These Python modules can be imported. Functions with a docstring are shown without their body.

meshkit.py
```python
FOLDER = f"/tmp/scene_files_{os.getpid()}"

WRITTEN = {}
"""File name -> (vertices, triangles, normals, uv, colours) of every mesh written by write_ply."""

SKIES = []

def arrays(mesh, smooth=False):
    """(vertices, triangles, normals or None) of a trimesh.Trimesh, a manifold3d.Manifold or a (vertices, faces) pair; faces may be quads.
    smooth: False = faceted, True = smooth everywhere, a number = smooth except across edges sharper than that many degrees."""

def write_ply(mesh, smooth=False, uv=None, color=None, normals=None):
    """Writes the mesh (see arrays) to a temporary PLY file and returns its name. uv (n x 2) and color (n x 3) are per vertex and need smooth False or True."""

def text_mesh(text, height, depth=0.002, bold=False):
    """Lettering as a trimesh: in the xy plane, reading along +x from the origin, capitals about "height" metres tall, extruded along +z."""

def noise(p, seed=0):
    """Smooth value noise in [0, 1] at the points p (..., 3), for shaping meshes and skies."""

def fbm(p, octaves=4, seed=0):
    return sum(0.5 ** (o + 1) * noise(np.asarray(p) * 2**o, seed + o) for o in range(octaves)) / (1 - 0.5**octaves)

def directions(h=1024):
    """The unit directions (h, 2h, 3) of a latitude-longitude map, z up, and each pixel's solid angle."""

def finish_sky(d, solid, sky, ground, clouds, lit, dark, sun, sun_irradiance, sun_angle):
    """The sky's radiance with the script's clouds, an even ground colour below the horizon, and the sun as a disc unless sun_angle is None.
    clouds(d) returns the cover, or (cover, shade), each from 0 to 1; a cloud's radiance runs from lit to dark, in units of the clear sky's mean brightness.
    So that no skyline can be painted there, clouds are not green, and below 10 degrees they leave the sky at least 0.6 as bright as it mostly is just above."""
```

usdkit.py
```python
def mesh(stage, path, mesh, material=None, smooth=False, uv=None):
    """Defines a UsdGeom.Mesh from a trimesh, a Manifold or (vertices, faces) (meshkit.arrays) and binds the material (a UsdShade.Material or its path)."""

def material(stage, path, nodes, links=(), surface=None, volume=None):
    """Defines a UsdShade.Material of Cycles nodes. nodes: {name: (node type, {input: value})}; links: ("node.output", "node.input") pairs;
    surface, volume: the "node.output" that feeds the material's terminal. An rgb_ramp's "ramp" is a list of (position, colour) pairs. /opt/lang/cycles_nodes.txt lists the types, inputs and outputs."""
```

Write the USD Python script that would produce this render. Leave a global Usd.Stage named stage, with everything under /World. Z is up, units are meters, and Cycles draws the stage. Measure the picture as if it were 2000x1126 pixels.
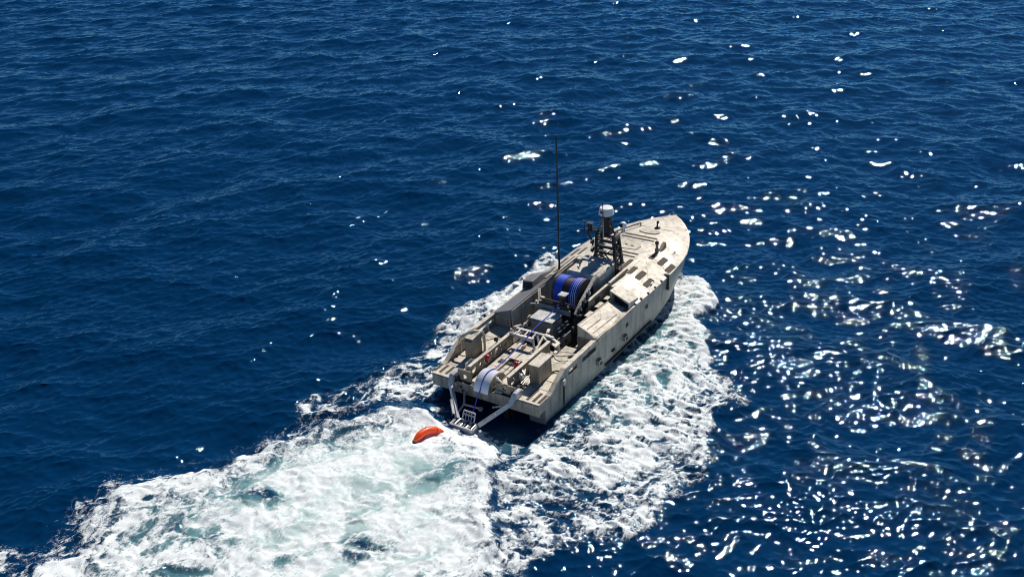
import math
import numpy as np
import trimesh
import manifold3d as m3
from scipy.ndimage import map_coordinates
from pxr import Usd, UsdGeom, UsdLux, UsdShade, Sdf, Gf, Vt
import usdkit
import meshkit

# ------------------------------------------------------------------ stage, camera, sky, sun, exposure
stage = Usd.Stage.CreateInMemory()
UsdGeom.SetStageUpAxis(stage, UsdGeom.Tokens.z)
UsdGeom.SetStageMetersPerUnit(stage, 1.0)
world = UsdGeom.Xform.Define(stage, '/World')
stage.SetDefaultPrim(world.GetPrim())
UsdGeom.Scope.Define(stage, '/World/Looks')

CAM_H = 13.10
cam = UsdGeom.Camera.Define(stage, '/World/camera')
cam.AddTranslateOp().Set(Gf.Vec3d(0, 0, CAM_H))
cam.AddRotateXOp().Set(90 - 25.427)
cam.CreateHorizontalApertureAttr(36.0)
cam.CreateVerticalApertureAttr(20.25)
cam.CreateFocalLengthAttr(36.0 * 1920.98 / 2000)
cam.CreateClippingRangeAttr(Gf.Vec2f(0.1, 20000))
cam.CreateExposureAttr(0.1)

SUN_AZ, SUN_EL = math.radians(26.0), math.radians(48.0)        # clockwise from +y
sky_mat = usdkit.material(stage, '/World/Looks/sky', {
    'sky': ('sky_texture', {'sky_type': 'single_scattering', 'sun_disc': False, 'sun_elevation': SUN_EL,
                            'sun_rotation': SUN_AZ, 'altitude': 10.0, 'air_density': 0.75, 'aerosol_density': 0.1, 'ozone_density': 3.0}),
    'sat': ('hsv', {'saturation': 1.25}),
    'bg': ('background_shader', {'strength': 0.058})}, [('sky.color', 'sat.color'), ('sat.color', 'bg.color')])
sky_mat.CreateSurfaceOutput('cycles').ConnectToSource(UsdShade.Shader(stage.GetPrimAtPath('/World/Looks/sky/bg')).CreateOutput('background', Sdf.ValueTypeNames.Token))
dome = UsdLux.DomeLight.Define(stage, '/World/sky')
UsdShade.MaterialBindingAPI.Apply(dome.GetPrim()).Bind(sky_mat)
dome.GetPrim().SetCustomDataByKey('kind', 'structure')
dome.GetPrim().SetCustomDataByKey('label', 'clear blue daylight sky above the open sea')

sun = UsdLux.DistantLight.Define(stage, '/World/sun')
sun.CreateIntensityAttr(1.25)
sun.CreateAngleAttr(0.53)
sun.CreateColorAttr(Gf.Vec3f(1.0, 0.945, 0.865))
sun.GetPrim().GetAttribute('inputs:normalize').Set(True) if sun.GetPrim().GetAttribute('inputs:normalize') else sun.CreateNormalizeAttr(True)
sun.CreateNormalizeAttr(True)
sun.AddRotateZOp().Set(-math.degrees(SUN_AZ))
sun.AddRotateXOp().Set(-(90 - math.degrees(SUN_EL)))           # shines along its -z, towards -y at azimuth 0

# ------------------------------------------------------------------ helpers
def data(o, label=None, cat=None, group=None, kind=None):
    p = o.GetPrim() if hasattr(o, 'GetPrim') else o
    for k, v in (('label', label), ('category', cat), ('group', group), ('kind', kind)):
        if v:
            p.SetCustomDataByKey(k, v)
    return o

_used = {}
def fresh(parent, name):
    n = _used.get((parent, name), -1) + 1
    _used[(parent, name)] = n
    return f'{parent}/{name}' + (f'_{n:03d}' if n else '')

def obj(name, mesh, mat, parent=None, smooth=False, label=None):
    base = str(parent.GetPath()) if parent is not None else '/World'
    if isinstance(mesh, (list, tuple)) and len(mesh) and not isinstance(mesh[0], np.ndarray):
        mesh = cat(mesh)
    m = usdkit.mesh(stage, fresh(base, name), mesh, mat, smooth)
    if label:
        data(m, label)
    return m

def tm(a):
    if hasattr(a, 'to_mesh'):
        q = a.to_mesh()
        return trimesh.Trimesh(np.array(q.vert_properties[:, :3]), np.array(q.tri_verts), process=False)
    return a

def cat(l):
    return trimesh.util.concatenate([tm(a) for a in l])

def hull(pts):
    return m3.Manifold.hull_points(np.asarray(pts, np.float64))

def bx(x0, x1, y0, y1, z0, z1, c=0.012):
    """A box with chamfered edges."""
    c = min(c, 0.45 * min(x1 - x0, y1 - y0, z1 - z0))
    pts = []
    for sx in (0, 1):
        for sy in (0, 1):
            for sz in (0, 1):
                X, Y, Z = (x1, x0)[1 - sx], (y1, y0)[1 - sy], (z1, z0)[1 - sz]
                ix, iy, iz = (-c if sx else c), (-c if sy else c), (-c if sz else c)
                pts += [(X + ix, Y + iy, Z), (X + ix, Y, Z + iz), (X, Y + iy, Z + iz)]
    return hull(pts)

def bar(p, q, w, h=None, up=(0, 0, 1), c=0.006):
    """A rectangular bar from p to q."""
    h = h or w
    p, q = np.array(p, float), np.array(q, float)
    d = q - p
    L = np.linalg.norm(d); d /= L
    up = np.array(up, float)
    if abs(d @ up) > 0.98:
        up = np.array([1.0, 0, 0])
    s = np.cross(d, up); s /= np.linalg.norm(s)
    u = np.cross(s, d)
    b = tm(bx(0, L, -w / 2, w / 2, -h / 2, h / 2, c))
    v = b.vertices
    return trimesh.Trimesh(p + v[:, :1] * d + v[:, 1:2] * s + v[:, 2:] * u, b.faces, process=False)

def frame(p, d):
    d = np.array(d, float); d /= np.linalg.norm(d)
    a = np.array([0, 0, 1.0]) if abs(d[2]) < .9 else np.array([1.0, 0, 0])
    s = np.cross(d, a); s /= np.linalg.norm(s)
    return d, s, np.cross(s, d)

def sweep(pts, r, n=10, cap=True):
    """A round tube through the points; r is a radius or one radius per point."""
    pts = np.asarray(pts, float)
    r = np.broadcast_to(np.asarray(r, float), (len(pts),))
    t = np.gradient(pts, axis=0)
    t /= np.linalg.norm(t, axis=1, keepdims=True)
    _, s, u = frame(pts[0], t[0])
    V = []
    for i in range(len(pts)):
        s = s - t[i] * (s @ t[i]); s /= np.linalg.norm(s)
        u = np.cross(t[i], s)
        a = np.arange(n) / n * 2 * np.pi
        V.append(pts[i] + r[i] * (np.cos(a)[:, None] * s + np.sin(a)[:, None] * u))
    V = np.vstack(V)
    F = []
    for i in range(len(pts) - 1):
        for j in range(n):
            a, b = i * n + j, i * n + (j + 1) % n
            F += [(a, b, b + n), (a, b + n, a + n)]
    if cap:
        V = np.vstack([V, pts[0], pts[-1]])
        k = len(V) - 2
        for j in range(n):
            F += [(k, (j + 1) % n, j), (k + 1, k - n + j, k - n + (j + 1) % n)]
    m = trimesh.Trimesh(V, np.array(F), process=False)
    return m

def rod(p, q, r, n=8):
    return sweep([p, q], r, n)

def disc(c, axis, r, t, n=28):
    c = np.array(c, float); d, _, _ = frame(c, axis)
    return sweep([c - d * t / 2, c + d * t / 2], r, n)

def prism(poly, axis, a, b):
    """Extrudes a polygon (list of 2D points) along axis 0/1/2 from a to b. 2D coordinates are the remaining axes in order."""
    cs = m3.CrossSection([np.asarray(poly, np.float64)], m3.FillRule.NonZero)
    m = m3.Manifold.extrude(cs, b - a)
    mm = m.to_mesh(); v = np.array(mm.vert_properties[:, :3], float); f = np.array(mm.tri_verts)
    u, w, h = v[:, 0], v[:, 1], v[:, 2] + a
    P = {0: (h, u, w), 1: (u, h, w), 2: (u, w, h)}[axis]
    V = np.stack(P, 1)
    if axis == 1:
        f = f[:, ::-1]
    return m3.Manifold(m3.Mesh(V.astype(np.float32), np.ascontiguousarray(f).astype(np.uint32)))

def man(mesh):
    mesh = tm(mesh)
    return m3.Manifold(m3.Mesh(np.asarray(mesh.vertices, np.float32), np.asarray(mesh.faces, np.uint32)))

def cyl(p, q, r, n=20):
    m = man(sweep([p, q], r, n))
    return m

def rrect(x0, x1, y0, y1, r=.05, n=5):
    o = []
    for cx, cy, a0 in ((x1 - r, y1 - r, 0), (x0 + r, y1 - r, 90), (x0 + r, y0 + r, 180), (x1 - r, y0 + r, 270)):
        for k in range(n + 1):
            a = math.radians(a0 + 90 * k / n)
            o.append((cx + r * math.cos(a), cy + r * math.sin(a)))
    return o

def sstep(a, b, x):
    t = np.clip((np.asarray(x, float) - a) / (b - a), 0, 1)
    return t * t * (3 - 2 * t)

# ------------------------------------------------------------------ materials
def look(name, nodes, links, surface):
    return usdkit.material(stage, '/World/Looks/' + name, nodes, links, surface=surface)

def plain(name, col, rough=0.5, metallic=0.0, var=0.12, scale=9.0, coat=0.0, bump=0.0, spec=0.5):
    c = np.array(col)
    nodes = {'pos': ('texture_coordinate', {}),
             'n': ('noise_texture', {'scale': scale, 'detail': 5.0, 'roughness': 0.6}),
             'r': ('rgb_ramp', {'ramp': [(0.3, c * (1 - var)), (0.7, np.minimum(c * (1 + var), 1))]}),
             'rr': ('map_range', {'from_min': 0.3, 'from_max': 0.7, 'to_min': rough * 0.8, 'to_max': min(1, rough * 1.2), 'clamp': True}),
             'p': ('principled_bsdf', {'metallic': metallic, 'coat_weight': coat, 'specular_ior_level': spec})}
    links = [('pos.object', 'n.vector'), ('n.fac', 'r.fac'), ('r.color', 'p.base_color'), ('n.fac', 'rr.value'), ('rr.result', 'p.roughness')]
    if bump:
        nodes['b'] = ('bump', {'strength': bump, 'distance': 0.02})
        nodes['n2'] = ('noise_texture', {'scale': scale * 4, 'detail': 3.0})
        links += [('pos.object', 'n2.vector'), ('n2.fac', 'b.height'), ('b.normal', 'p.normal')]
    return look(name, nodes, links, 'p.BSDF')

def aluminium(name, lo, mid, hi, rough=(0.32, 0.6), metallic=0.35, streak=(0.6, 3.0, 3.0), dent=0.25):
    """Bare, weathered, salt-marked aluminium plate: cloudy patches, faint streaks, slightly dished plating."""
    nodes = {'tc': ('texture_coordinate', {}),
             'mp': ('mapping', {'scale': streak}),
             'n1': ('noise_texture', {'scale': 1.1, 'detail': 6.0, 'roughness': 0.62, 'distortion': 0.6}),
             'n2': ('noise_texture', {'scale': 6.0, 'detail': 5.0, 'roughness': 0.65}),
             'n3': ('noise_texture', {'scale': 38.0, 'detail': 3.0, 'roughness': 0.6}),
             'mx': ('mix_float', {'fac': 0.4}),
             'mx2': ('mix_float', {'fac': 0.22}),
             'ramp': ('rgb_ramp', {'ramp': [(0.32, lo), (0.5, mid), (0.66, hi)]}),
             'ms': ('mapping', {'scale': (5.0, 5.0, 0.7)}),
             'ns': ('noise_texture', {'scale': 1.3, 'detail': 6.0, 'roughness': 0.7}),
             'sr': ('rgb_ramp', {'ramp': [(0.36, (.50, .46, .41)), (0.48, (.86, .84, .81)), (0.60, (1, 1, 1))]}),
             'mul': ('mix_color', {'blend_type': 'multiply', 'fac': 0.85}),
             'rg': ('map_range', {'from_min': 0.35, 'from_max': 0.65, 'to_min': rough[0], 'to_max': rough[1], 'clamp': True}),
             'nb': ('noise_texture', {'scale': 2.6, 'detail': 2.0, 'roughness': 0.5}),
             'bump': ('bump', {'strength': dent, 'distance': 0.03}),
             'bump2': ('bump', {'strength': 0.08, 'distance': 0.004}),
             'p': ('principled_bsdf', {'metallic': metallic})}
    links = [('tc.object', 'mp.vector'), ('mp.vector', 'n1.vector'), ('mp.vector', 'n2.vector'), ('tc.object', 'n3.vector'),
             ('n1.fac', 'mx.a'), ('n2.fac', 'mx.b'), ('mx.result', 'mx2.a'), ('n3.fac', 'mx2.b'), ('mx2.result', 'ramp.fac'),
             ('tc.object', 'ms.vector'), ('ms.vector', 'ns.vector'), ('ns.fac', 'sr.fac'), ('ramp.color', 'mul.a'), ('sr.color', 'mul.b'),
             ('mul.result', 'p.base_color'), ('n1.fac', 'rg.value'), ('rg.result', 'p.roughness'),
             ('tc.object', 'nb.vector'), ('nb.fac', 'bump.height'), ('n3.fac', 'bump2.height'), ('bump.normal', 'bump2.normal'), ('bump2.normal', 'p.normal')]
    return look(name, nodes, links, 'p.BSDF')

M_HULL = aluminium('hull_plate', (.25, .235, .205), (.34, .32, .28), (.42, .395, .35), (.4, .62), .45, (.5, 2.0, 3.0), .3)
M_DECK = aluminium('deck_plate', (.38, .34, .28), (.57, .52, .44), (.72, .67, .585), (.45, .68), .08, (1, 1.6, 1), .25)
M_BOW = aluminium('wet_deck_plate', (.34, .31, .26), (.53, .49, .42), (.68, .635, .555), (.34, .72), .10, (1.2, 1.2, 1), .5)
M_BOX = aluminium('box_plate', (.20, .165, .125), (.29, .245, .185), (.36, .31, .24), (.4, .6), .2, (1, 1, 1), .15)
M_GREY = plain('grey_paint', (.16, .16, .165), .5, .15, .12, 5)
M_ALU = aluminium('bright_aluminium', (.40, .40, .40), (.55, .55, .55), (.68, .67, .65), (.3, .5), .6, (1, 1, 1), .1)
M_ARM = plain('arm_grey', (.42, .43, .46), .42, .5, .1, 6)
M_DARK = plain('dark_rubber', (.055, .045, .036), .75, 0, .3, 30, bump=.4)
M_PAD = plain('grip_pad', (.085, .068, .05), .85, 0, .22, 60, bump=.5)
M_BLACK = plain('black_paint', (.014, .013, .014), .45, 0, .3, 12)
M_VOID = plain('dark_recess', (.012, .012, .014), .7, 0, .3, 8)
M_WHITE = plain('white_plastic', (.72, .71, .70), .38, 0, .04, 6)
M_SHEAVE = plain('white_chute', (.60, .62, .68), .35, .1, .06, 5)
M_RED = plain('red_paint', (.42, .015, .02), .35, 0, .15, 10, coat=.3)
M_BLUE = plain('blue_cable', (.016, .08, .58), .5, 0, .3, 40, coat=.2)
M_BROWN = plain('dark_cable', (.05, .03, .035), .5, 0, .4, 40)
M_ROPE = plain('blue_rope', (.03, .06, .5), .55, 0, .3, 60)
M_WIRE = plain('black_wire', (.02, .02, .025), .5, 0, .2, 20)
M_ORANGE = look('orange_shell', {'tc': ('texture_coordinate', {}), 'n': ('noise_texture', {'scale': 14.0, 'detail': 5.0}), 'r': ('rgb_ramp', {'ramp': [(.3, (.85, .05, .008)), (.5, (1.0, .08, .012)), (.75, (1.0, .12, .022))]}),
    'p': ('principled_bsdf', {'roughness': .36, 'subsurface_weight': .5, 'subsurface_scale': .12, 'subsurface_radius': (1.0, .35, .15)})}, [('tc.object', 'n.vector'), ('n.fac', 'r.fac'), ('r.color', 'p.base_color')], 'p.BSDF')
M_YELLOW = plain('yellow_tape', (.6, .42, .02), .5, 0, .1, 10)
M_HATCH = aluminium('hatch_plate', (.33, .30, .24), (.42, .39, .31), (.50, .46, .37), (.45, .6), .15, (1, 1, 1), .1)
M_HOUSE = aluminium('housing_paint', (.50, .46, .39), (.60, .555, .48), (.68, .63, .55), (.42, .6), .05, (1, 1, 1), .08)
M_GLASS = plain('lens_glass', (.01, .012, .016), .08, 0, .1, 5)

# ------------------------------------------------------------------ the sea: spectrum, foam fields, mesh
def ocean_tile(L, N, seed, kmin, kmax, B=.022, kp=0.95, wind=(0.36, -0.93), chop=1.05):
    rng = np.random.default_rng(seed)
    k1 = np.fft.fftfreq(N, L / N) * 2 * np.pi
    kx, ky = np.meshgrid(k1, k1, indexing='ij')
    k = np.hypot(kx, ky); k[0, 0] = 1
    w = np.array(wind) / np.hypot(*wind)
    c = (kx * w[0] + ky * w[1]) / k
    spread = np.where(c > 0, .25 + 1.1 * np.maximum(c, 0) ** 4, .10) / 2.2
    S = B / k ** 4 * np.exp(-1.25 * (kp / k) ** 2.2) * spread
    S *= sstep(kmin * .8, kmin * 1.2, k) * (1 - sstep(kmax * .8, kmax * 1.2, k)) if kmin > 0 else (1 - sstep(kmax * .8, kmax * 1.2, k))
    S *= 1 + .2 * sstep(4, 8, k) + 1.8 * sstep(11, 20, k)                                   # steep short chop
    S[0, 0] = 0
    dk = 2 * np.pi / L
    a = np.sqrt(S / 2) * dk * (rng.normal(size=k.shape) + 1j * rng.normal(size=k.shape))
    z = np.real(np.fft.ifft2(a)) * N * N
    dx = np.real(np.fft.ifft2(-1j * kx / k * a)) * N * N * chop
    dy = np.real(np.fft.ifft2(-1j * ky / k * a)) * N * N * chop
    return L, N, z, -dx, -dy

TILES = [ocean_tile(104.0, 512, 11, 0.0, 6.0), ocean_tile(27.0, 640, 5, 6.0, 55.0)]

def ocean(x, y):
    out = np.zeros((3, x.size))
    for L, N, z, dx, dy in TILES:
        c = np.stack([x / L * N, y / L * N])
        for i, a in enumerate((dx, dy, z)):
            out[i] += map_coordinates(a, c, order=3, mode='grid-wrap')
    return out

def axis(lo, hi, step, far, grow):
    """Sample positions: even between lo and hi, then ever wider out to far on both sides."""
    mid = list(np.arange(lo, hi + step, step))
    up, d = [mid[-1]], step
    while up[-1] < far:
        d *= grow; up.append(up[-1] + d)
    dn, d = [mid[0]], step
    while dn[-1] > -far:
        d *= grow; dn.append(dn[-1] - d)
    return np.array(dn[::-1][:-1] + mid + up[1:])

# y: fine in front, slowly coarser to the far water, then fast to the horizon
ys = [12.5]
d = .045
while ys[-1] < 100:
    d = .045 if ys[-1] < 26 else min(.17, d * 1.0045)
    ys.append(ys[-1] + d)
while ys[-1] < 9000:
    d *= 1.12; ys.append(ys[-1] + d)
dn, d = [12.5], .045
while dn[-1] > -400:
    d *= 1.15; dn.append(dn[-1] - d)
ys = np.array(dn[::-1][:-1] + ys)
half = [0.0]
d = .05
while half[-1] < 56:
    d = .05 if half[-1] < 10.5 else min(.15, d * 1.006)
    half.append(half[-1] + d)
while half[-1] < 6000:
    d *= 1.14; half.append(half[-1] + d)
half = np.array(half)
xs = np.concatenate([-half[:0:-1], half])
GX, GY = np.meshgrid(xs, ys, indexing='ij')
gx, gy = GX.ravel(), GY.ravel()
near = (np.abs(gx) < 90) & (gy > -30) & (gy < 150)
disp = np.zeros((3, gx.size))
fade = 1 - sstep(60, 90, np.abs(gx)) * 1.0
fade = fade * (1 - sstep(105, 150, gy)) * sstep(-30, 5, gy)
disp[:, near] = ocean(gx[near], gy[near]) * fade[near]

# hull outline on the water, for calming the waves against it
BM = np.array([[0.54692, -0.83484, -0.06262], [0.83495, 0.54939, -0.03191], [0.06105, -0.03483, 0.99753]])
BT = np.array([-0.6863, 20.5578, CAM_H - 12.4743])
EX = [0, 1, 3, 6, 7, 7.5, 8, 8.5, 9, 9.5, 10, 10.5, 10.8, 10.93]
EY = [1.58, 1.60, 1.63, 1.65, 1.64, 1.63, 1.58, 1.49, 1.33, 1.13, .86, .49, .2, .02]

STERN_WASH = [(-1.67, 20.55), (-2.04, 20.83), (-2.55, 20.83), (-3.05, 20.69), (-3.77, 20.46), (-4.34, 20.1), (-4.92, 19.87), (-5.61, 19.64), (-6.24, 19.23), (-6.83, 18.76), (-7.25, 18.56), (-8.02, 18.08), (-8.58, 17.7), (-8.9, 17.07), (-9.2, 16.73), (-9.27, 15.99), (-9.44, 15.29), (-9.64, 14.84), (-10.54, 13.2), (-13.5, 8.0), (-4.5, 6.0), (-1.0, 10.57), (-0.25, 13.83), (-0.08, 14.84), (-0.04, 15.99), (-0.11, 17.16), (-0.23, 18.08), (-0.12, 18.66), (0.04, 19.15), (-0.18, 19.53), (-0.49, 19.7), (-0.8, 19.96), (-1.24, 20.14)]
STARBOARD_WAVE = [(5.5, 29.35), (5.66, 28.75), (5.88, 28.1), (6.1, 27.4), (6.25, 26.7), (6.0, 26.03), (5.51, 25.21), (5.49, 24.44), (5.67, 23.7), (5.62, 22.86), (5.84, 21.93), (5.96, 21.36), (5.68, 20.83), (5.11, 20.55), (4.64, 19.7), (4.55, 18.86), (4.28, 17.98), (3.65, 17.25), (3.1, 16.47), (2.51, 15.99), (1.56, 15.83), (1.02, 15.44), (0.5, 15.07), (0.2, 14.5), (-0.4, 14.5), (-0.35, 16.81), (-0.4, 18.08), (-.05, 18.96), (0.45, 19.45), (1.0, 20.3), (1.35, 21.1), (1.67, 21.88), (2.25, 22.95), (2.85, 23.95), (3.5, 25.15), (4.02, 26.1), (4.5, 27.1), (4.95, 28.1)]
PORT_WAVE = [(1.83, 30.75), (1.48, 30.62), (1.03, 30.06), (0.58, 29.15), (0.0, 28.44), (-0.64, 27.61), (-0.94, 27.07), (-1.32, 26.82), (-1.85, 26.47), (-2.26, 25.8), (-2.55, 25.21), (-2.41, 24.74), (-1.9, 24.74), (-1.39, 24.9), (-0.57, 23.99), (0.28, 23.99), (1.54, 26.54)]
PORT_TRAIL = [(-1.45, 24.59), (-2.02, 24.44), (-2.12, 23.7), (-2.65, 23.41), (-3.32, 23.13), (-4.09, 22.72), (-4.78, 21.93), (-5.24, 21.56), (-5.64, 20.95), (-5.72, 20.14), (-5.4, 19.81), (-4.47, 20.14), (-3.78, 20.48), (-3.05, 20.71), (-1.92, 20.95), (-1.59, 21.81), (-1.37, 22.86)]
FAR_PATCH = [(-10.69, 15.99), (-10.09, 16.07), (-9.66, 15.91), (-9.35, 15.44), (-9.44, 15.07), (-9.74, 14.84), (-10.31, 14.78)]

def sdist(px, py, poly):
    """Signed distance to a polygon, positive inside."""
    P = np.array(poly); Q = np.roll(P, -1, 0)
    d = np.full(px.shape, 1e9); inside = np.zeros(px.shape, bool)
    for (ax, ay), (bx_, by_) in zip(P, Q):
        ex, ey = bx_ - ax, by_ - ay
        t = np.clip(((px - ax) * ex + (py - ay) * ey) / (ex * ex + ey * ey), 0, 1)
        d = np.minimum(d, np.hypot(px - ax - t * ex, py - ay - t * ey))
        if by_ != ay:
            cross = ((ay > py) != (by_ > py)) & (px < ex * (py - ay) / ey + ax)
            inside ^= cross
    return np.where(inside, d, -d)

def fb(x, y, s, seed, oct=4, sx=1.0, ang=0.0):
    ca, sa = math.cos(ang), math.sin(ang)
    u, v = (x * ca + y * sa) * s / sx, (-x * sa + y * ca) * s
    return meshkit.fbm(np.stack([u, v, np.full_like(u, seed * 7.3)], -1), oct, seed)

zone = (gx > -12.5) & (gx < 8) & (gy > 11) & (gy < 32.5)
zi = np.nonzero(zone)[0]
FS = 13.25 / CAM_H
zx, zy = gx[zi] * FS, gy[zi] * FS
wx = zx + (fb(zx, zy, .9, 1, 3) - .5) * 1.3 + (fb(zx, zy, 3.2, 21, 3) - .5) * .45
wy = zy + (fb(zx, zy, .9, 2, 3) - .5) * 1.3 + (fb(zx, zy, 3.2, 22, 3) - .5) * .45
AFT = math.atan2(-.835, -.547)

# stern wash
sA = sdist(wx, wy, STERN_WASH)
eA = sstep(-.12, .55, sA + .35 * (fb(zx, zy, 6.5, 23, 3) - .5))
ANG = math.atan2(.836, .548)
nA = fb(wx, wy, 1.35, 3, 5, 2.4, ANG)
rA = 1 - np.abs(2 * fb(wx, wy, 1.9, 4, 5, 2.3, ANG) - 1)
coreA = sstep(0, 2.2, sA)
hole = np.zeros_like(zx)
for hx, hy, hr, k in ((-5.25, 16.98, .65, 1.0), (-2.9, 15.6, .45, .9), (-7.3, 17.0, .45, .35), (-3.1, 15.1, .4, .9), (-6.9, 16.0, .5, .5), (-5.9, 15.4, .5, .5), (-6.6, 14.9, .45, .4), (-4.4, 15.0, .4, .4)):
    hole = np.maximum(hole, k * np.exp(-(((wx - hx) / hr) ** 2 + ((wy - hy) / (hr * .62)) ** 2)))
distA = np.hypot(zx + .7, zy - 20.2)                            # from the stern
thin = sstep(3.0, 9.0, distA)
rfine = 1 - np.abs(2 * fb(wx, wy, 3.3, 7, 4) - 1)
sx_ = wx + (fb(zx, zy, 1.6, 13, 3) - .5) * 1.1
sy_ = wy + (fb(zx, zy, 1.6, 14, 3) - .5) * 1.1
w1 = 1 - np.abs(2 * fb(sx_, sy_, 1.0, 15, 4, 2.2, ANG) - 1)
w2 = 1 - np.abs(2 * fb(sx_, sy_, 2.6, 17, 4, 2.3, ANG) - 1)
w3 = 1 - np.abs(2 * fb(sx_, sy_, 6.2, 19, 3, 2.3, ANG) - 1)
covA = .685 + .55 * (w1 - .80) * (1 - .3 * thin) + .70 * (w2 - .80) + .34 * (nA - .5) * 2 * (1 - .4 * thin) + .7 * (rfine - .8) * (.5 + .8 * thin) + .6 * (w3 - .8) * (.4 + .8 * thin) - .58 * hole * (.55 + .9 * (1 - rA)) + .10 * np.exp(-((sA - .3) / .45) ** 2) - .17 * np.exp(-(((wx + 4.0) / 1.3) ** 2 + ((wy - 17.4) / .7) ** 2)) - .15 * np.exp(-(((wx + 4.6) / 1.0) ** 2 + ((wy - 15.5) / .5) ** 2)) - .12 * np.exp(-(((wx + 2.0) / .8) ** 2 + ((wy - 18.3) / .5) ** 2)) + .12 * np.exp(-(distA / 2.2) ** 2)
fA = np.clip(covA, 0, 1.1) * eA

# side waves: lacy, broken foam
def lacy(poly, soft, seed, amount, ang, edge=.25):                 # broken foam lace
    s = sdist(wx, wy, poly)
    e = sstep(-.15, soft, s)
    r = 1 - np.abs(2 * fb(wx, wy, 1.5, seed, 4, 1.5, ang) - 1)
    r2 = 1 - np.abs(2 * fb(wx, wy, 4.2, seed + 3, 3, 1.8, ang) - 1)
    r3 = 1 - np.abs(2 * fb(wx, wy, 8.5, seed + 9, 2, 1.8, ang) - 1)
    b = fb(zx, zy, .7, seed + 6, 3)
    rim = np.exp(-((s - .25) / .35) ** 2)
    return s, e, np.clip(amount + .70 * (r - .78) + .9 * (r2 - .78) + .9 * (r3 - .78) + .8 * (b - .5) + .08 * rim, 0, 1) * e, r2

sB, eB, fB, rB = lacy(STARBOARD_WAVE, .35, 31, .55, -.45)
hull_x = (gx[zi] - BT[0]) * .5483 + (gy[zi] - BT[1]) * .8363               # along the boat
hull_y = -(gx[zi] - BT[0]) * .8363 + (gy[zi] - BT[1]) * .5483              # to port
hw = np.interp(hull_x, EX, EY, left=1.5, right=0)
ob = -hull_y - hw                                                # metres off the starboard side
op = hull_y - hw
bandB = np.exp(-((ob - 1.0 - .06 * (10 - hull_x)) / .95) ** 2) * sstep(-3.0, 3.5, hull_x)
bowB = np.exp(-((hull_x - 8.6) / 2.2) ** 2) * np.exp(-((ob - .9) / 1.1) ** 2)
fB = np.clip(fB + eB * (.26 * bandB + .28 * bowB) * (.3 + .9 * rB) - .12 * sstep(0, -5, hull_x) * eB, 0, 1)
fB = np.maximum(fB, np.clip(.8 * np.exp(-((ob - .3) / .4) ** 2) * sstep(1.0, 2.5, hull_x) * sstep(9.5, 7.5, hull_x) * (.45 + 1.4 * (rB - .75) + 1.2 * (w2 - .8)), 0, 1))
fB = np.clip(fB - .40 * sstep(7.5, 10, hull_x) * sstep(.3, 1.6, ob), 0, 1)
fB *= 1 - .3 * np.exp(-((ob - .02) / .12) ** 2) * (hull_x > -.6) * sstep(9, 7, hull_x)
sC, eC, fC, rC = lacy(PORT_WAVE, .4, 51, .52, .5)
fC = np.clip(fC + eC * .5 * np.exp(-((op - .7) / .8) ** 2) * (.4 + .7 * rC), 0, 1)
sD, eD, fD, rD = lacy(PORT_TRAIL, .5, 61, .46, .55)
fD = np.clip(fD + eD * .15 * np.exp(-((sA + .6) / .9) ** 2) * rD, 0, 1)
sE, eE, fE, rE = lacy(FAR_PATCH, .6, 71, .4, .5)
fG = .95 * np.exp(-((op - .95) / .85) ** 2) * sstep(-1.6, -.2, hull_x) * sstep(7.5, 4.5, hull_x) * (.48 + 1.5 * (rC - .75) + 1.5 * (rD - .75) + .5 * (w2 - .7))
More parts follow.
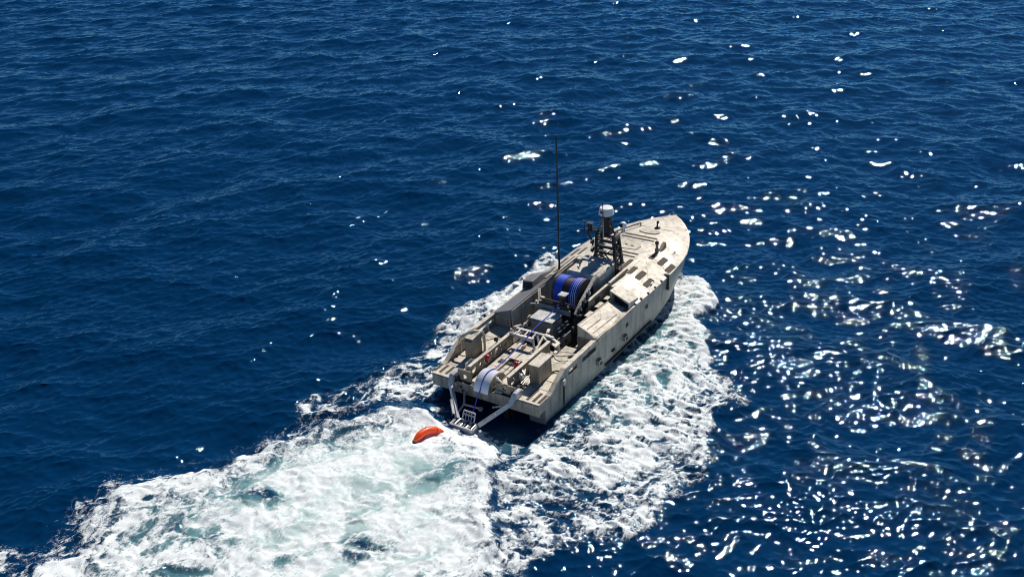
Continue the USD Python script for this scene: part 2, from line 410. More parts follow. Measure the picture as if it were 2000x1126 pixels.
fD = np.maximum(fD, np.clip(fG, 0, 1))
strand = np.clip(.75 * np.exp(-np.maximum(-sA, 0) / .45) * (.3 + 2.0 * (w2 - .8) + 2.2 * (w3 - .8) + 1.6 * (nA - .5)), 0, 1) * (sA < .2) * (zy < 21)
foam_z = np.maximum.reduce([strand, fA, fB, fC, fD, fE])
foam_z = np.clip(foam_z + .55 * np.exp(-(np.hypot(zx + .15, zy - 19.4) / .75) ** 2) * (.35 + 2.2 * (w2 - .8) + 1.2 * (rfine - .8)), 0, 1.1)
aer_z = np.clip(np.maximum.reduce([eA * (.12 + .88 * coreA) * (1 - .85 * hole) * (1 - .5 * sstep(3.5, 9.0, distA)) * (.6 + .8 * nA), .42 * eB * bandB + .08 * eB, .6 * np.exp(-((ob - .2) / .35) ** 2) * sstep(-.5, 2, hull_x) * sstep(10, 8, hull_x), .22 * eC, .08 * eD,
                .42 * np.exp(-(np.hypot(zx + .1, zy - 19.75) / .8) ** 2)]), 0, 1)

# height of the churned water
bil = np.abs(2 * fb(wx, wy, 1.5, 81, 4) - 1)
bil2 = np.abs(2 * fb(wx, wy, 4.2, 85, 3) - 1)
bil3 = np.abs(2 * fb(sx_, sy_, 6.5, 88, 3) - 1)
lump = (.5 - bil) * .17 + (.5 - bil2) * .05 + (.5 - bil3) * .06
rimA = np.exp(-((sA - .35) / .4) ** 2)
dzA = sstep(-.1, .7, sA) * (1 - .9 * np.exp(-(np.hypot(zx + 1.15, zy - 19.85) / .75) ** 2)) * (lump + .10 + .16 * rimA * sstep(9, 2, distA))
rip = (rB - .7) * .14 + (np.abs(2 * fb(zx, zy, 3.6, 95, 3, 1.8, -.5) - 1) - .25) * -.14
dzB = eB * (rip + (.20 * bowB + .10 * bandB)) + .03 * np.exp(-(sB / .3) ** 2) * sstep(0, 3, hull_x)
dzC = eC * ((rC - .7) * .14 + .15)
dzD = (eD + eC) * ((rD - .7) * .12 + (np.abs(2 * fb(zx, zy, 3.6, 97, 3, 1.8, .5) - 1) - .25) * -.12)
hollow = np.exp(-(np.hypot(zx + .25, zy - 19.95) / .8) ** 2)
calm = np.clip(np.maximum(eA * .6, np.maximum(.4 * eB, .85 * hollow)), 0, 1)
under = (hull_x > -.8) & (hull_x < 10.9) & (np.abs(hull_y) < hw + .6)
calm = np.maximum(calm, np.where((hull_x > -.8) & (hull_x < 10.9), .8 * (1 - sstep(0, .9, np.abs(hull_y) - hw)), 0))
disp[:, zi] *= (1 - calm)
disp[2, zi] += np.maximum.reduce([dzA, np.zeros_like(dzA)]) * (eA > .02) + np.minimum(dzA, 0) + dzB + dzC + dzD - .12 * hollow
disp[0, zi] += eA * (fb(zx, zy, 2.2, 91, 3) - .5) * .25
disp[1, zi] += eA * (fb(zx, zy, 2.2, 92, 3) - .5) * .25

foam = np.zeros(gx.size); aer = np.zeros(gx.size)
foam[zi], aer[zi] = foam_z, aer_z
V = np.stack([gx + disp[0], gy + disp[1], disp[2]], 1)
nx, ny = len(xs), len(ys)
I = np.arange(nx * ny).reshape(nx, ny)
quad = np.stack([I[:-1, :-1].ravel(), I[1:, :-1].ravel(), I[1:, 1:].ravel(), I[:-1, 1:].ravel()], 1)
region = np.zeros(gx.size, np.int8)
inA, inB, inC = (fA > .05), (fB > .05), (np.maximum(fC, fD) > .05)
reg_z = np.where(inA & (fA >= fB), 1, np.where(inB, 2, np.where(inC, 3, np.where((fE > .05) | (strand > .05), 1, 0))))
region[zi] = reg_z
qr = region[quad].max(1)

# smooth normals over the whole sheet, so that the pieces meet without a seam
gxx = np.gradient(V.reshape(nx, ny, 3), axis=0); gyy = np.gradient(V.reshape(nx, ny, 3), axis=1)
Nn = np.cross(gxx, gyy).reshape(-1, 3); Nn /= np.linalg.norm(Nn, axis=1, keepdims=True)

water_nodes = {
    'foam': ('attribute', {'attribute': 'foam'}), 'aer': ('attribute', {'attribute': 'aeration'}),
    'geo': ('geometry', {}),
    'd1': ('noise_texture', {'scale': 5.5, 'detail': 6.0, 'roughness': 0.68, 'distortion': 1.4}),
    'd2': ('noise_texture', {'scale': 17.0, 'detail': 4.0, 'roughness': 0.65, 'distortion': 0.8}),
    'dm': ('mix_float', {'fac': 0.42}),
    'dc': ('math', {'math_type': 'subtract', 'value2': 0.5}),
    'da': ('math', {'math_type': 'multiply'}),
    'dk': ('map_range', {'from_min': 0.0, 'from_max': 0.8, 'to_min': 2.3, 'to_max': 1.5, 'clamp': True}),
    'gate': ('map_range', {'from_min': 0.01, 'from_max': 0.25, 'to_min': 0.0, 'to_max': 1.0, 'clamp': True}),
    'dg': ('math', {'math_type': 'multiply'}),
    'fs': ('math', {'math_type': 'add'}),
    'mask': ('map_range', {'range_type': 'smoothstep', 'from_min': 0.26, 'from_max': 0.84, 'to_min': 0.0, 'to_max': 1.0, 'clamp': True}),
    'aramp': ('rgb_ramp', {'ramp': [(0.0, (.0004, .021, .068)), (0.25, (.006, .042, .085)), (0.6, (.10, .22, .24)), (1.0, (.54, .65, .63))]}),
    'col': ('mix_color', {'b': (.68, .72, .73)}),
    'r1': ('noise_texture', {'scale': 5.0, 'detail': 0.0, 'roughness': 0.5}),
    'r2': ('noise_texture', {'scale': 8.0, 'detail': 0.0, 'roughness': 0.5}),
    'rm': ('mix_float', {'fac': 0.7}),
    'r3': ('noise_texture', {'scale': 13.0, 'detail': 0.0, 'roughness': 0.5}),
    'rn': ('mix_float', {'fac': 0.15}),
    'bw': ('bump', {'strength': 0.07, 'distance': 0.10}),
    'fh': ('math', {'math_type': 'multiply', 'value2': 1.0}),
    'bf': ('bump', {'strength': 0.3, 'distance': 0.05}),
    'wd': ('diffuse_bsdf', {}),
    'wg': ('glossy_bsdf', {'color': (.50, .82, 1.0), 'roughness': 0.072, 'distribution': 'beckmann'}),
    'fr': ('fresnel', {'IOR': 1.34}),
    'pw': ('mix_closure', {}),
    'pf': ('principled_bsdf', {'roughness': 0.75, 'specular_ior_level': 0.2}),
    'mixs': ('mix_closure', {})}
water_links = [
    ('geo.position', 'd1.vector'), ('geo.position', 'd2.vector'), ('d1.fac', 'dm.a'), ('d2.fac', 'dm.b'),
    ('dm.result', 'dc.value1'), ('dc.value', 'da.value1'), ('aer.fac', 'dk.value'), ('dk.result', 'da.value2'), ('foam.fac', 'gate.value'), ('da.value', 'dg.value1'), ('gate.result', 'dg.value2'),
    ('foam.fac', 'fs.value1'), ('dg.value', 'fs.value2'), ('fs.value', 'mask.value'),
    ('aer.fac', 'aramp.fac'), ('aramp.color', 'col.a'), ('mask.result', 'col.fac'),
    ('geo.position', 'r1.vector'), ('geo.position', 'r2.vector'), ('r1.fac', 'rm.a'), ('r2.fac', 'rm.b'), ('geo.position', 'r3.vector'), ('rm.result', 'rn.a'), ('r3.fac', 'rn.b'), ('rn.result', 'bw.height'),
    ('dm.result', 'bf.height'),
    ('aramp.color', 'wd.color'), ('bw.normal', 'wg.normal'), ('fr.fac', 'pw.fac'), ('wd.BSDF', 'pw.closure1'), ('wg.BSDF', 'pw.closure2'), ('col.result', 'pf.base_color'), ('bf.normal', 'pf.normal'),
    ('mask.result', 'mixs.fac'), ('pw.closure', 'mixs.closure1'), ('pf.BSDF', 'mixs.closure2')]
M_SEA = look('sea_water', water_nodes, water_links, 'mixs.closure')

def sheet(name, sel):
    q = quad[sel]
    ids, inv = np.unique(q, return_inverse=True)
    q = inv.reshape(q.shape)
    m = UsdGeom.Mesh.Define(stage, '/World/' + name)
    m.CreatePointsAttr(Vt.Vec3fArray.FromNumpy(V[ids].astype(np.float32)))
    m.CreateFaceVertexCountsAttr(Vt.IntArray.FromNumpy(np.full(len(q), 4, np.int32)))
    m.CreateFaceVertexIndicesAttr(Vt.IntArray.FromNumpy(q.astype(np.int32).ravel()))
    m.CreateSubdivisionSchemeAttr('none')
    m.CreateNormalsAttr(Vt.Vec3fArray.FromNumpy(Nn[ids].astype(np.float32)))
    m.SetNormalsInterpolation('vertex')
    api = UsdGeom.PrimvarsAPI(m)
    for n, a in (('foam', foam), ('aeration', aer)):
        api.CreatePrimvar(n, Sdf.ValueTypeNames.FloatArray, 'vertex').Set(Vt.FloatArray.FromNumpy(a[ids].astype(np.float32)))
    UsdShade.MaterialBindingAPI.Apply(m.GetPrim()).Bind(M_SEA)
    return m

data(sheet('sea', qr == 0), 'deep blue open sea with wind chop and sun glitter', kind='structure')
data(sheet('stern_wash', qr == 1), 'broad churned white and turquoise foam behind the transom of the boat', 'foam', kind='stuff')
data(sheet('starboard_bow_wave', qr == 2), 'lacy white foam spreading from the right-hand side of the hull', 'foam', kind='stuff')
data(sheet('port_bow_wave', qr == 3), 'thin broken foam trailing along the far left-hand side of the hull', 'foam', kind='stuff')
print('sea quads', len(quad))

# ------------------------------------------------------------------ the boat (x forward from the transom, y to port, z up from the aft deck)
boat = UsdGeom.Xform.Define(stage, '/World/workboat')
mat4 = Gf.Matrix4d(*[float(v) for row in (list(BM[:, 0]) + [0], list(BM[:, 1]) + [0], list(BM[:, 2]) + [0], list(BT) + [1]) for v in row])
boat.AddTransformOp().Set(mat4)
data(boat, 'uncrewed bare aluminium workboat with black mast and blue cable reel speeding across the sea', 'boat')

def P(name, mesh, mat, parent=None, smooth=False, label=None):
    return obj(name, mesh, mat, parent if parent is not None else boat, smooth, label)

def E_(x): return float(np.interp(x, EX, EY))
def S_(x): return float(np.interp(x, [0, .5, .8, 1.2, 5, 6, 10.93], [0, .0, .17, .35, .35, .30, .30]))
def crown(x): return .26 * float(sstep(10.9, 8.6, x)) if x > 4.9 else 0.0

def loft(rings):
    """Solid between closed rings with equal point counts."""
    n = len(rings[0]); Vv = np.vstack(rings); F = []
    for i in range(len(rings) - 1):
        for j in range(n):
            a, b = i * n + j, i * n + (j + 1) % n
            F += [(a, b, b + n), (a, b + n, a + n)]
    c0, c1 = len(Vv), len(Vv) + 1
    Vv = np.vstack([Vv, rings[0].mean(0), rings[-1].mean(0)])
    for j in range(n):
        F += [(c0, (j + 1) % n, j), (c1, c1 - 1 - n - 1 + 1 + j if False else (len(rings) - 1) * n + j, (len(rings) - 1) * n + (j + 1) % n)]
    m = trimesh.Trimesh(Vv, np.array(F), process=False)
    if m.volume < 0:
        m.invert()
    return m

HX = [.02, .5, .8, 1.2, 2, 3, 4, 5, 6, 6.8, 7.4, 8, 8.5, 9, 9.5, 10, 10.4, 10.7, 10.9]
rings = []
for x in HX:
    e, s = E_(x), S_(x) - .015
    f = float(np.clip((x - 6.0) / 4.9, 0, 1))
    yk = e * (1 - .02 - .08 * f)                                     # knuckle
    zk = -.30 + .36 * f
    yc = e * (.965 - .42 * f ** 1.3)
    zc = -.74 + .42 * f ** 2
    zb = -1.35 + (1.25 * f ** 2.2)
    zb = min(zb, zc - .05)
    rings.append(np.array([(x, e, s), (x, yk, zk), (x, yc, zc), (x, yc - .05 * (1 - f), zc - .06), (x, 0, zb),
                           (x, -yc + .05 * (1 - f), zc - .06), (x, -yc, zc), (x, -yk, zk), (x, -e, s)]))
H = man(loft(rings))
H -= m3.Manifold.cube([2.86, 3.06, 2.0]).translate([-.1, -1.53, -.02])          # aft deck between the bulwarks
H -= m3.Manifold.cube([3.9, 1.74, 2.0]).translate([2.3, -.72, -.30])
H -= m3.Manifold.cube([2.2, .45, 2.0]).translate([2.7, -1.045, -.29])                          # well
H -= m3.Manifold.cube([2.4, 2.16, 1.6]).translate([-.2, -1.08, -1.94])                        # tunnel under the stern
H -= m3.Manifold.cube([.42, 4, 2]).translate([-.1, -2, -2.31])                                # transom overhang
for x0, x1 in ((1.36, 1.78), (2.02, 2.72)):                                                   # freeing ports
    for y in (-1.7, 1.45):
        H -= m3.Manifold.cube([x1 - x0, .25, .14]).translate([x0, y, .09])
# two lines of recessed scuppers in the sides
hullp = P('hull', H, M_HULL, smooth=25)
P('spray_rail', [bar((x, -E_(x) * .985, -.64), (x + .85, -E_(x + .85) * .985, -.64), .07, .05) for x in (3.2, 4.1, 5.0)], M_DARK)
P('transom_plate', bx(-.022, .02, -1.58, 1.58, -.33, -.006), M_HULL, label='wide flat transom plate')
for y0, y1 in ((1.08, 1.55), (-1.55, -1.08)):
    P('sponson_end', bx(.30, .34, y0, y1, -1.0, -.33), M_GREY)
P('tunnel_wall', bx(1.9, 1.95, -1.1, 1.1, -1.2, -.3), M_VOID)
# side fittings
for x, z in ((2.83, -.32), (4.26, -.34)):
    f = P('scupper', bx(x - .09, x + .09, -1.69, -1.57, z - .075, z + .075), M_HULL)
    P('opening', bx(x - .06, x + .06, -1.694, -1.68, z - .055, z + .03, .002), M_VOID, f)
for x, z in ((4.40, -.02), (5.55, -.02)):
    P('side_vent', bx(x - .06, x + .06, -E_(x) * .998, -1.58, z - .05, z + .05, .002), M_VOID)
P('side_slot', bx(3.55, 3.70, -1.645, -1.60, -.42, -.37, .002), M_VOID)
P('hull_pipe', rod((1.05, -1.64, .02), (1.02, -1.64, -.55), .03), M_DARK)
P('hull_bracket', bx(1.0, 1.12, -1.68, -1.58, .0, .14), M_ALU)
# bulwark capping rails
for s in (1, -1):
    xs_ = [.44, .56, .68, .8, 1.0, 1.2, 2.0, 2.75]
    top = [(x, S_(x) + .022) for x in xs_]
    y0, y1 = sorted((s * (1.60 + .012), s * 1.49))
    P('bulwark_cap', prism(top + [(x, z - .035) for x, z in top[::-1]], 1, y0, y1), M_DECK)
    for k in range(3):
        P('bulwark_rib', bar((1.15 + .62 * k, s * 1.50, .0), (1.15 + .62 * k, s * 1.50, .30), .05, .03), M_DECK)
P('port_gusset', prism([(.6, .0), (1.22, .42), (1.55, .44), (1.95, .36), (2.05, .0)], 1, 1.505, 1.53), M_BOX)

# aft deck plates
def plate(poly, z, t=.014, mat=M_DECK, name='deck_plate', parent=None, label=None):
    return P(name, prism(poly, 2, z - t, z), mat, parent, label=label)
plate([(.0, .96), (.0, 1.575), (.5, 1.585), (.98, 1.53), (1.02, .96)], .012)
plate([(.0, -1.575), (.0, -.96), (1.0, -.96), (.98, -1.5), (.5, -1.585)], .012)
plate([(1.035, .62), (1.035, 1.52), (2.74, 1.52), (2.74, .62)], .012)
plate([(1.015, -1.515), (1.015, -.62), (2.34, -.62), (2.34, -1.515)], .012)
plate([(.16, -.95), (.16, -.63), (1.0, -.63), (1.0, -.95)], .012)
plate([(.16, .63), (.16, .95), (1.02, .95), (1.02, .63)], .012)
plate([(.16, -.52), (.16, .52), (1.0, .52), (1.0, -.52)], -.004)
plate([(1.02, -.52), (1.02, .52), (2.28, .52), (2.28, -.52)], -.004)
for y in (1.585, 1.42, 1.235):
    P('grip_pad', prism(rrect(.10, .47, y - .045, y + .03, .01, 2), 2, .013, .02), M_PAD)
for y, x1 in ((-1.21, .59), (-1.38, .47), (-1.53, .43)):
    P('grip_pad', prism(rrect(.08, x1, y - .03, y + .045, .01, 2), 2, .013, .02), M_PAD)
P('hatch_ring', man(trimesh.creation.annulus(.24, .27, .02).apply_translation((1.66, -1.17, .022))), M_DECK)
P('hatch_lid', disc((1.66, -1.17, .016), (0, 0, 1), .235, .012, 36), M_HATCH)
P('hatch_ring', man(trimesh.creation.annulus(.22, .25, .02).apply_translation((2.18, -.98, .022))), M_DECK)
P('hatch_lid', disc((2.18, -.98, .016), (0, 0, 1), .215, .012, 36), M_HATCH)
P('corner_line', rod((1.7, 1.4, .02), (2.6, .8, .03), .008), M_BLACK)

# upright boxes by the stern corners
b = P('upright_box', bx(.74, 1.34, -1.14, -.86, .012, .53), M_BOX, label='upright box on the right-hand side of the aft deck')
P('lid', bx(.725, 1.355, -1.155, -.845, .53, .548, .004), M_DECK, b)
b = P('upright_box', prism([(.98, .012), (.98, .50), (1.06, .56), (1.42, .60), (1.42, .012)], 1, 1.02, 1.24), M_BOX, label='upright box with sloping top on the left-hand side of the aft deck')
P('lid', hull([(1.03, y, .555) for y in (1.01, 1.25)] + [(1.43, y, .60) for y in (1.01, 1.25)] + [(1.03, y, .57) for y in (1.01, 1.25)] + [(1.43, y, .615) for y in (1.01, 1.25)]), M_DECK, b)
P('bow_brace', sweep([(1.5, 1.0, .02), (1.52, 1.0, .42), (1.48, 1.02, .58), (1.30, 1.2, .64), (1.15, 1.45, .5), (1.1, 1.5, .40)], .035, 8), M_DECK, smooth=40)
P('side_brace', [bar((1.42, -.98, .50), (1.75, -1.12, .30), .07, .03), bar((1.75, -1.12, .30), (1.95, -1.5, .34), .06, .03), bar((1.42, -.98, .50), (1.40, -.98, .02), .06, .04)], M_DECK)

# side bins: sloping tops along both sides
def slope_block(x0, x1, s, yi, zi0, zi1, zo0, zo1, zb=0.0, yo=None):
    yo0, yo1 = (E_(x0) - .065, E_(x1) - .065) if yo is None else (yo, yo)
    return hull([(x0, s * yi, zb), (x1, s * yi, zb), (x0, s * yo0, zb), (x1, s * yo1, zb),
                 (x0, s * yi, zi0), (x1, s * yi, zi1), (x0, s * yo0, zo0), (x1, s * yo1, zo1)])
sb = slope_block(2.76, 4.62, -1, 1.06, .64, .52, .39, .27, -.1)
dish = cyl((4.75, -2.0, .88), (4.75, -.8, 1.10), .50, 32)
pan = hull([(x, y, z) for x, y, z0 in ((2.85, -1.13, .585), (4.3, -1.13, .52), (2.85, -1.53, .40), (4.3, -1.53, .30)) for z in (z0, z0 + .3)])
sb -= cyl((4.66, -1.8, .50), (4.66, -.9, .66), .21, 28)
bn = P('side_bin', sb - pan, M_DECK, label='long bin with dished top on the right-hand side')
P('rib', [bar((2.9, -1.42, .445), (4.2, -1.42, .365), .05, .02), bar((2.9, -1.26, .52), (3.6, -1.26, .485), .05, .02)], M_DECK, bn)
P('rim', [bar((2.77, -1.06, .645), (2.77, -1.6, .40), .03, .02), bar((2.77, -1.05, .645), (4.6, -1.05, .525), .03, .02), bar((2.77, -1.605, .395), (4.6, -1.62, .275), .03, .02)], M_DECK, bn)
cw = slope_block(4.62, 5.14, -1, 1.00, .76, .72, .52, .44, -.1)
cw -= hull([(x, y, z) for x in (4.55, 4.78) for y, z in ((-1.06, .40), (-1.06, .71), (-1.55, .16), (-1.55, .46))])
cwp = P('intake_cowl', cw, M_DECK, label='raised intake cowl on the right-hand side')
P('opening', hull([(x, y, z) for x in (4.765, 4.775) for y, z in ((-1.065, .39), (-1.065, .705), (-1.545, .165), (-1.545, .455))]), M_VOID, cwp)
pb = P('side_bin', slope_block(2.78, 6.0, 1, 1.02, .56, .58, .36, .33, -.1), M_GREY, label='long grey bin with sloping lid on the left-hand side')
P('lid', slope_block(2.76, 4.9, 1, 1.0, .575, .59, .372, .355, .34), M_GREY, pb)
P('rim', bar((4.9, 1.03, .585), (6.4, 1.03, .60), .05, .03), M_DECK, pb)
pc = hull([(4.3, 1.24, .45), (4.3, 1.62, .36), (4.32, 1.26, .66), (4.32, 1.6, .62), (4.75, 1.60, .64), (4.78, 1.28, .67), (5.5, 1.3, .5), (5.5, 1.6, .38), (4.78, 1.24, .45)])
cwp = P('intake_cowl', pc, M_GREY, label='low grey intake cowl on the left-hand side')
P('opening', hull([(4.29, 1.28, .47), (4.29, 1.58, .40), (4.305, 1.29, .62), (4.305, 1.57, .585)]), M_VOID, cwp)

# walls of the well
w = bx(3.93, 6.1, -.745, -.70, -.25, .70)
for x0, x1 in ((4.25, 4.55), (4.80, 5.10), (5.42, 5.72)):
    w -= m3.Manifold.cube([x1 - x0, .3, .26]).translate([x0, -.9, .34])
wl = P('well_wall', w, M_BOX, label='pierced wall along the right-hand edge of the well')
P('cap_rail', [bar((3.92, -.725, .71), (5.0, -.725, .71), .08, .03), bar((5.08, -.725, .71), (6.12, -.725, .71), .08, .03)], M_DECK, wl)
for x0, x1 in ((3.55, 3.85), (4.1, 4.42), (4.6, 4.8)):
    P('hinge_plate', bx(x0, x1, -.93, -.80, .46, .475, .004), M_DECK, wl)
wl = P('well_wall', bx(2.8, 6.1, .985, 1.015, -.28, .55), M_DECK, label='plain wall along the left-hand edge of the well')
P('well_floor', bx(2.32, 6.15, -.70, .98, -.305, -.28), M_DARK)

# foredeck
rr = []
for x in [4.92, 5.3, 5.8, 6.3, 6.8, 7.4, 8, 8.5, 9, 9.5, 10, 10.4, 10.7, 10.9, 10.96]:
    e, s, k = E_(x) + .012, S_(x), crown(x)
    a = .60 * e
    rr.append(np.array([(x, e, s - .045), (x, e, s + .012), (x, a, s + .012 + k), (x, 0, s + .015 + k), (x, -a, s + .012 + k), (x, -e, s + .012), (x, -e, s - .045)]))
D = man(loft(rr))
D -= m3.Manifold.cube([2.0, 1.74, 2.0]).translate([4.3, -.72, -.4])
D -= m3.Manifold.cube([.3, 2.3, 2.0]).translate([4.8, -1.3 + .2, .335])
fd = P('foredeck', D, M_BOW, smooth=20, label='broad pale foredeck with crowned middle')

def dz(x, y):
    e, s, k = E_(x) + .012, S_(x), crown(x)
    a = .60 * e
    return s + .013 + (k if abs(y) < a else k * (e - abs(y)) / (e - a))

def lay(poly, t, mat, name, parent=None, lift=0.0, label=None):
    """A thin plate lying on the crowned foredeck."""
    cs = m3.CrossSection([np.asarray(poly, np.float64)], m3.FillRule.NonZero)
    m = m3.Manifold.extrude(cs, t).refine_to_length(.15)
    q = tm(m); v = q.vertices.copy()
    v[:, 2] += [dz(a, b) + lift - .002 for a, b in v[:, :2]]
    return P(name, trimesh.Trimesh(v, q.faces, process=False), mat, parent, label=label)

for x0, x1, y in ((6.06, 6.54, -.81), (5.96, 6.46, -1.12), (5.86, 6.34, -1.42), (7.20, 7.55, -.93), (7.14, 7.60, -1.24), (7.02, 7.50, -1.53)):
    lay(rrect(x0, x1, y - .085, y + .075, .045, 4), .012, M_PAD, 'grip_pad', fd)
lay(rrect(6.16, 6.92, -.555, -.42, .03, 4), .012, M_PAD, 'grip_pad', fd)
for y0 in (1.12, 1.38):
    for x0 in (5.3, 6.0, 6.7):
        lay(rrect(x0, x0 + .5, y0, y0 + .1, .03, 4), .012, M_PAD, 'grip_pad', fd)
for x, y0, y1 in ((7.30, -.50, .30), (7.10, -.49, .30), (8.50, -.53, .55), (8.31, -.53, .57)):
    lay(rrect(x - .035, x + .035, y0, y1, .02, 3), .014, M_PAD, 'grip_strip', fd)
h = [(7.55, -.28), (7.5, .12), (7.58, .38), (7.8, .46), (7.98, .40), (8.02, .05), (7.95, -.26), (7.8, -.34)]
lay(h, .022, M_HATCH, 'deck_hatch', fd, label='large smooth grey hatch behind the bow')
for x, y in ((7.76, .12), (7.74, -.08)):
    lay(rrect(x - .02, x + .02, y - .05, y + .05, .015, 3), .012, M_BLACK, 'hatch_grip', fd, lift=.022)
a = np.linspace(0, 2 * np.pi, 40, endpoint=False)
lay([(8.95 + .19 * math.cos(t), -.06 + .34 * math.sin(t)) for t in a], .022, M_HATCH, 'deck_hatch', fd, label='oval hatch nearest the bow')
lay(rrect(6.80, 6.90, -.20, -.10, .03, 3), .03, M_BLACK, 'deck_socket', fd)
# raised plate seams
for p, q in (((5.75, -1.62), (7.05, -.88)), ((6.98, -1.62), (7.45, -.72)), ((5.75, -.72), (7.0, -.72)), ((8.15, -1.0), (8.15, 1.0)), ((6.98, -.60), (6.98, .9)), ((9.35, -.7), (9.35, .7))):
    n = 9
    pts = [(p[0] + (q[0] - p[0]) * t, p[1] + (q[1] - p[1]) * t) for t in np.linspace(0, 1, n)]
    pts = [(x, y, dz(x, y) + .001) for x, y in pts]
    P('weld_seam', [bar(a_, b_, .018, .012, c=.003) for a_, b_ in zip(pts, pts[1:])], M_DECK, fd)
# gunwale notch with fairlead on the right-hand side
P('fairlead', [bx(6.82, 6.93, -1.68, -1.53, .30, .37), bx(6.85, 6.89, -1.685, -1.60, -.12, .30)], M_BLACK, fd)
P('tape_mark', bx(6.92, 6.97, -1.68, -1.665, -.14, -.04, .002), M_YELLOW, fd)
# bollard light on the right and its wedge
z0 = dz(7.66, -.92)
bl = P('deck_bollard', [bx(7.62, 7.73, -.98, -.86, z0, z0 + .14, .03), rod((7.67, -.92, z0 + .1), (7.67, -.92, z0 + .27), .04, 12)], M_BOX, fd)
P('cap', trimesh.creation.icosphere(2, .06).apply_translation((7.67, -.92, z0 + .31)), M_DARK, bl, smooth=True)
P('wedge', prism([(7.76, dz(7.9, -.95)), (8.12, dz(8.1, -.95) + .16), (8.14, dz(8.1, -.95))], 1, -1.0, -.90), M_BOX, bl)
# bow fitting
z0 = dz(9.36, -.12)
bf = P('bow_fitting', [rod((9.30, -.14, z0), (9.40, -.10, z0 + .16), .022), bx(9.28, 9.42, -.20, -.05, z0, z0 + .05), bx(9.39, 9.46, -.14, -.07, z0 + .14, z0 + .22)], M_BLACK, fd)
P('bow_eye', sweep([(9.9 + .06 * math.cos(t), -.82, .33 + .06 * math.sin(t)) for t in np.linspace(0, np.pi, 8)], .012, 6), M_ALU, fd)
for x, y in ((8.15, -1.27), (6.1, -1.52)):
    z0 = dz(x, y)
    P('cleat', [rod((x - .07, y, z0 + .06), (x + .07, y, z0 + .06), .014), rod((x, y, z0), (x, y, z0 + .06), .016)], M_ALU, fd)
# long hand rail on the left
pts = [(7.3, 1.02), (8.36, .74), (9.30, .42)]
rl = []
for (ax, ay), (bx_, by_) in zip(pts, pts[1:]):
    rl.append(rod((ax, ay, dz(ax, ay) + .10), (bx_, by_, dz(bx_, by_) + .10), .02))
for ax, ay in pts:
    rl.append(rod((ax, ay, dz(ax, ay)), (ax, ay, dz(ax, ay) + .10), .018))
P('hand_rail', rl, M_DARK, fd)
P('rub_strip', [bar((x, E_(x) + .02, S_(x) - .06), (x + .5, E_(x + .5) + .02, S_(x + .5) - .06), .03, .06) for x in (5.5, 6.0, 6.5, 7.0, 7.5, 8.0, 8.5, 9.0, 9.5)], M_HULL, fd)

# equipment house in front of the reel
hs = hull([(x, y, z) for x, y in rrect(4.86, 6.0, -.50, .50, .09, 4) for z in (-.25, .91)] + [(x, y, .95) for x, y in rrect(4.90, 5.96, -.46, .46, .07, 4)])
hp = P('equipment_house', hs, M_HOUSE, smooth=30, label='pale equipment housing between the reel and the mast')
P('lip', [bar((4.84, -.48, .86), (4.84, .48, .86), .02, .03)], M_HOUSE, hp)
P('roof_fitting', [rod((5.24, .27, .95), (5.24, .27, 1.06), .02), bar((5.18, .20, 1.06), (5.30, .34, 1.06), .03, .03)], M_BLACK, hp)
for k in range(3):
    P('vent_slat', bar((4.92 + .02 * k, -.40 + .12 * k, .956), (5.30 + .02 * k, -.40 + .12 * k, .956), .05, .014), M_ALU, hp)
P('door', bx(4.95, 5.55, -.512, -.498, .1, .8), M_HOUSE, hp)
P('vent_pipe', rod((5.78, -.56, .0), (5.78, -.56, 1.32), .03, 10), M_BLACK)

# cable reel
RC = np.array([4.32, 0, .63])
fr = P('cable_reel', [disc(RC + (0, y, 0), (0, 1, 0), .16, .96 if y == 0 else .1, 20) for y in (0, .46, -.46)], M_BLACK, smooth=30, label='large cable reel wound with blue and dark cable')
for y in (.385, -.385):
    P('flange', disc(RC + (0, y, 0), (0, 1, 0), .43, .03, 48), M_BLACK, fr, smooth=30)
    P('flange_rim', trimesh.creation.annulus(.41, .435, .045, transform=trimesh.geometry.align_vectors([0, 0, 1], [0, 1, 0])).apply_translation(RC + (0, y, 0)), M_BROWN, fr, smooth=30)
def coil(y0, y1, r, t, n, mat, name):
    out = []
    for k in range(n):
        y = y0 + (y1 - y0) * k / (n - 1)
        tor = trimesh.creation.torus(r, t, 44, 8)
        out.append(tor.apply_transform(trimesh.geometry.align_vectors([0, 0, 1], [0, 1, 0])).apply_translation(RC + (0, y, 0)))
    P(name, out, mat, fr, smooth=True)
coil(.14, .35, .40, .025, 5, M_BLUE, 'cable_winding')
coil(-.09, .10, .365, .020, 5, M_BROWN, 'cable_winding')
coil(-.35, -.13, .40, .025, 5, M_BLUE, 'cable_winding')
coil(-.31, -.20, .424, .007, 3, M_WHITE, 'cable_winding')
P('drum_core', disc(RC, (0, 1, 0), .36, .74, 40), M_BLACK, fr, smooth=30)
for y in (.46, -.46):
    st_ = P('reel_stand', [bar(RC + (0, y, 0), (3.9, y, -.25), .10, .06), bar(RC + (0, y, 0), (4.65, y, -.25), .10, .06), bx(3.8, 4.7, y - .05, y + .05, -.28, -.18)], M_BLACK)
    P('bearing', disc(RC + (0, y, 0), (0, 1, 0), .1, .12, 20), M_GREY, st_)
P('reel_arm', [bar((4.55, -.60, 1.12), (3.75, -.60, .72), .10, .05), bar((3.75, -.60, .72), (3.45, -.60, .50), .10, .05)], M_DECK)
for k in range(6):
    x = 3.5 + .12 * k
    P('valve', [rod((x, -.66, .56 + .06 * k), (x, -.66, .68 + .06 * k), .024), bx(x - .035, x + .035, -.70, -.62, .50 + .06 * k, .58 + .06 * k)], M_ALU if k % 2 else M_BLACK)
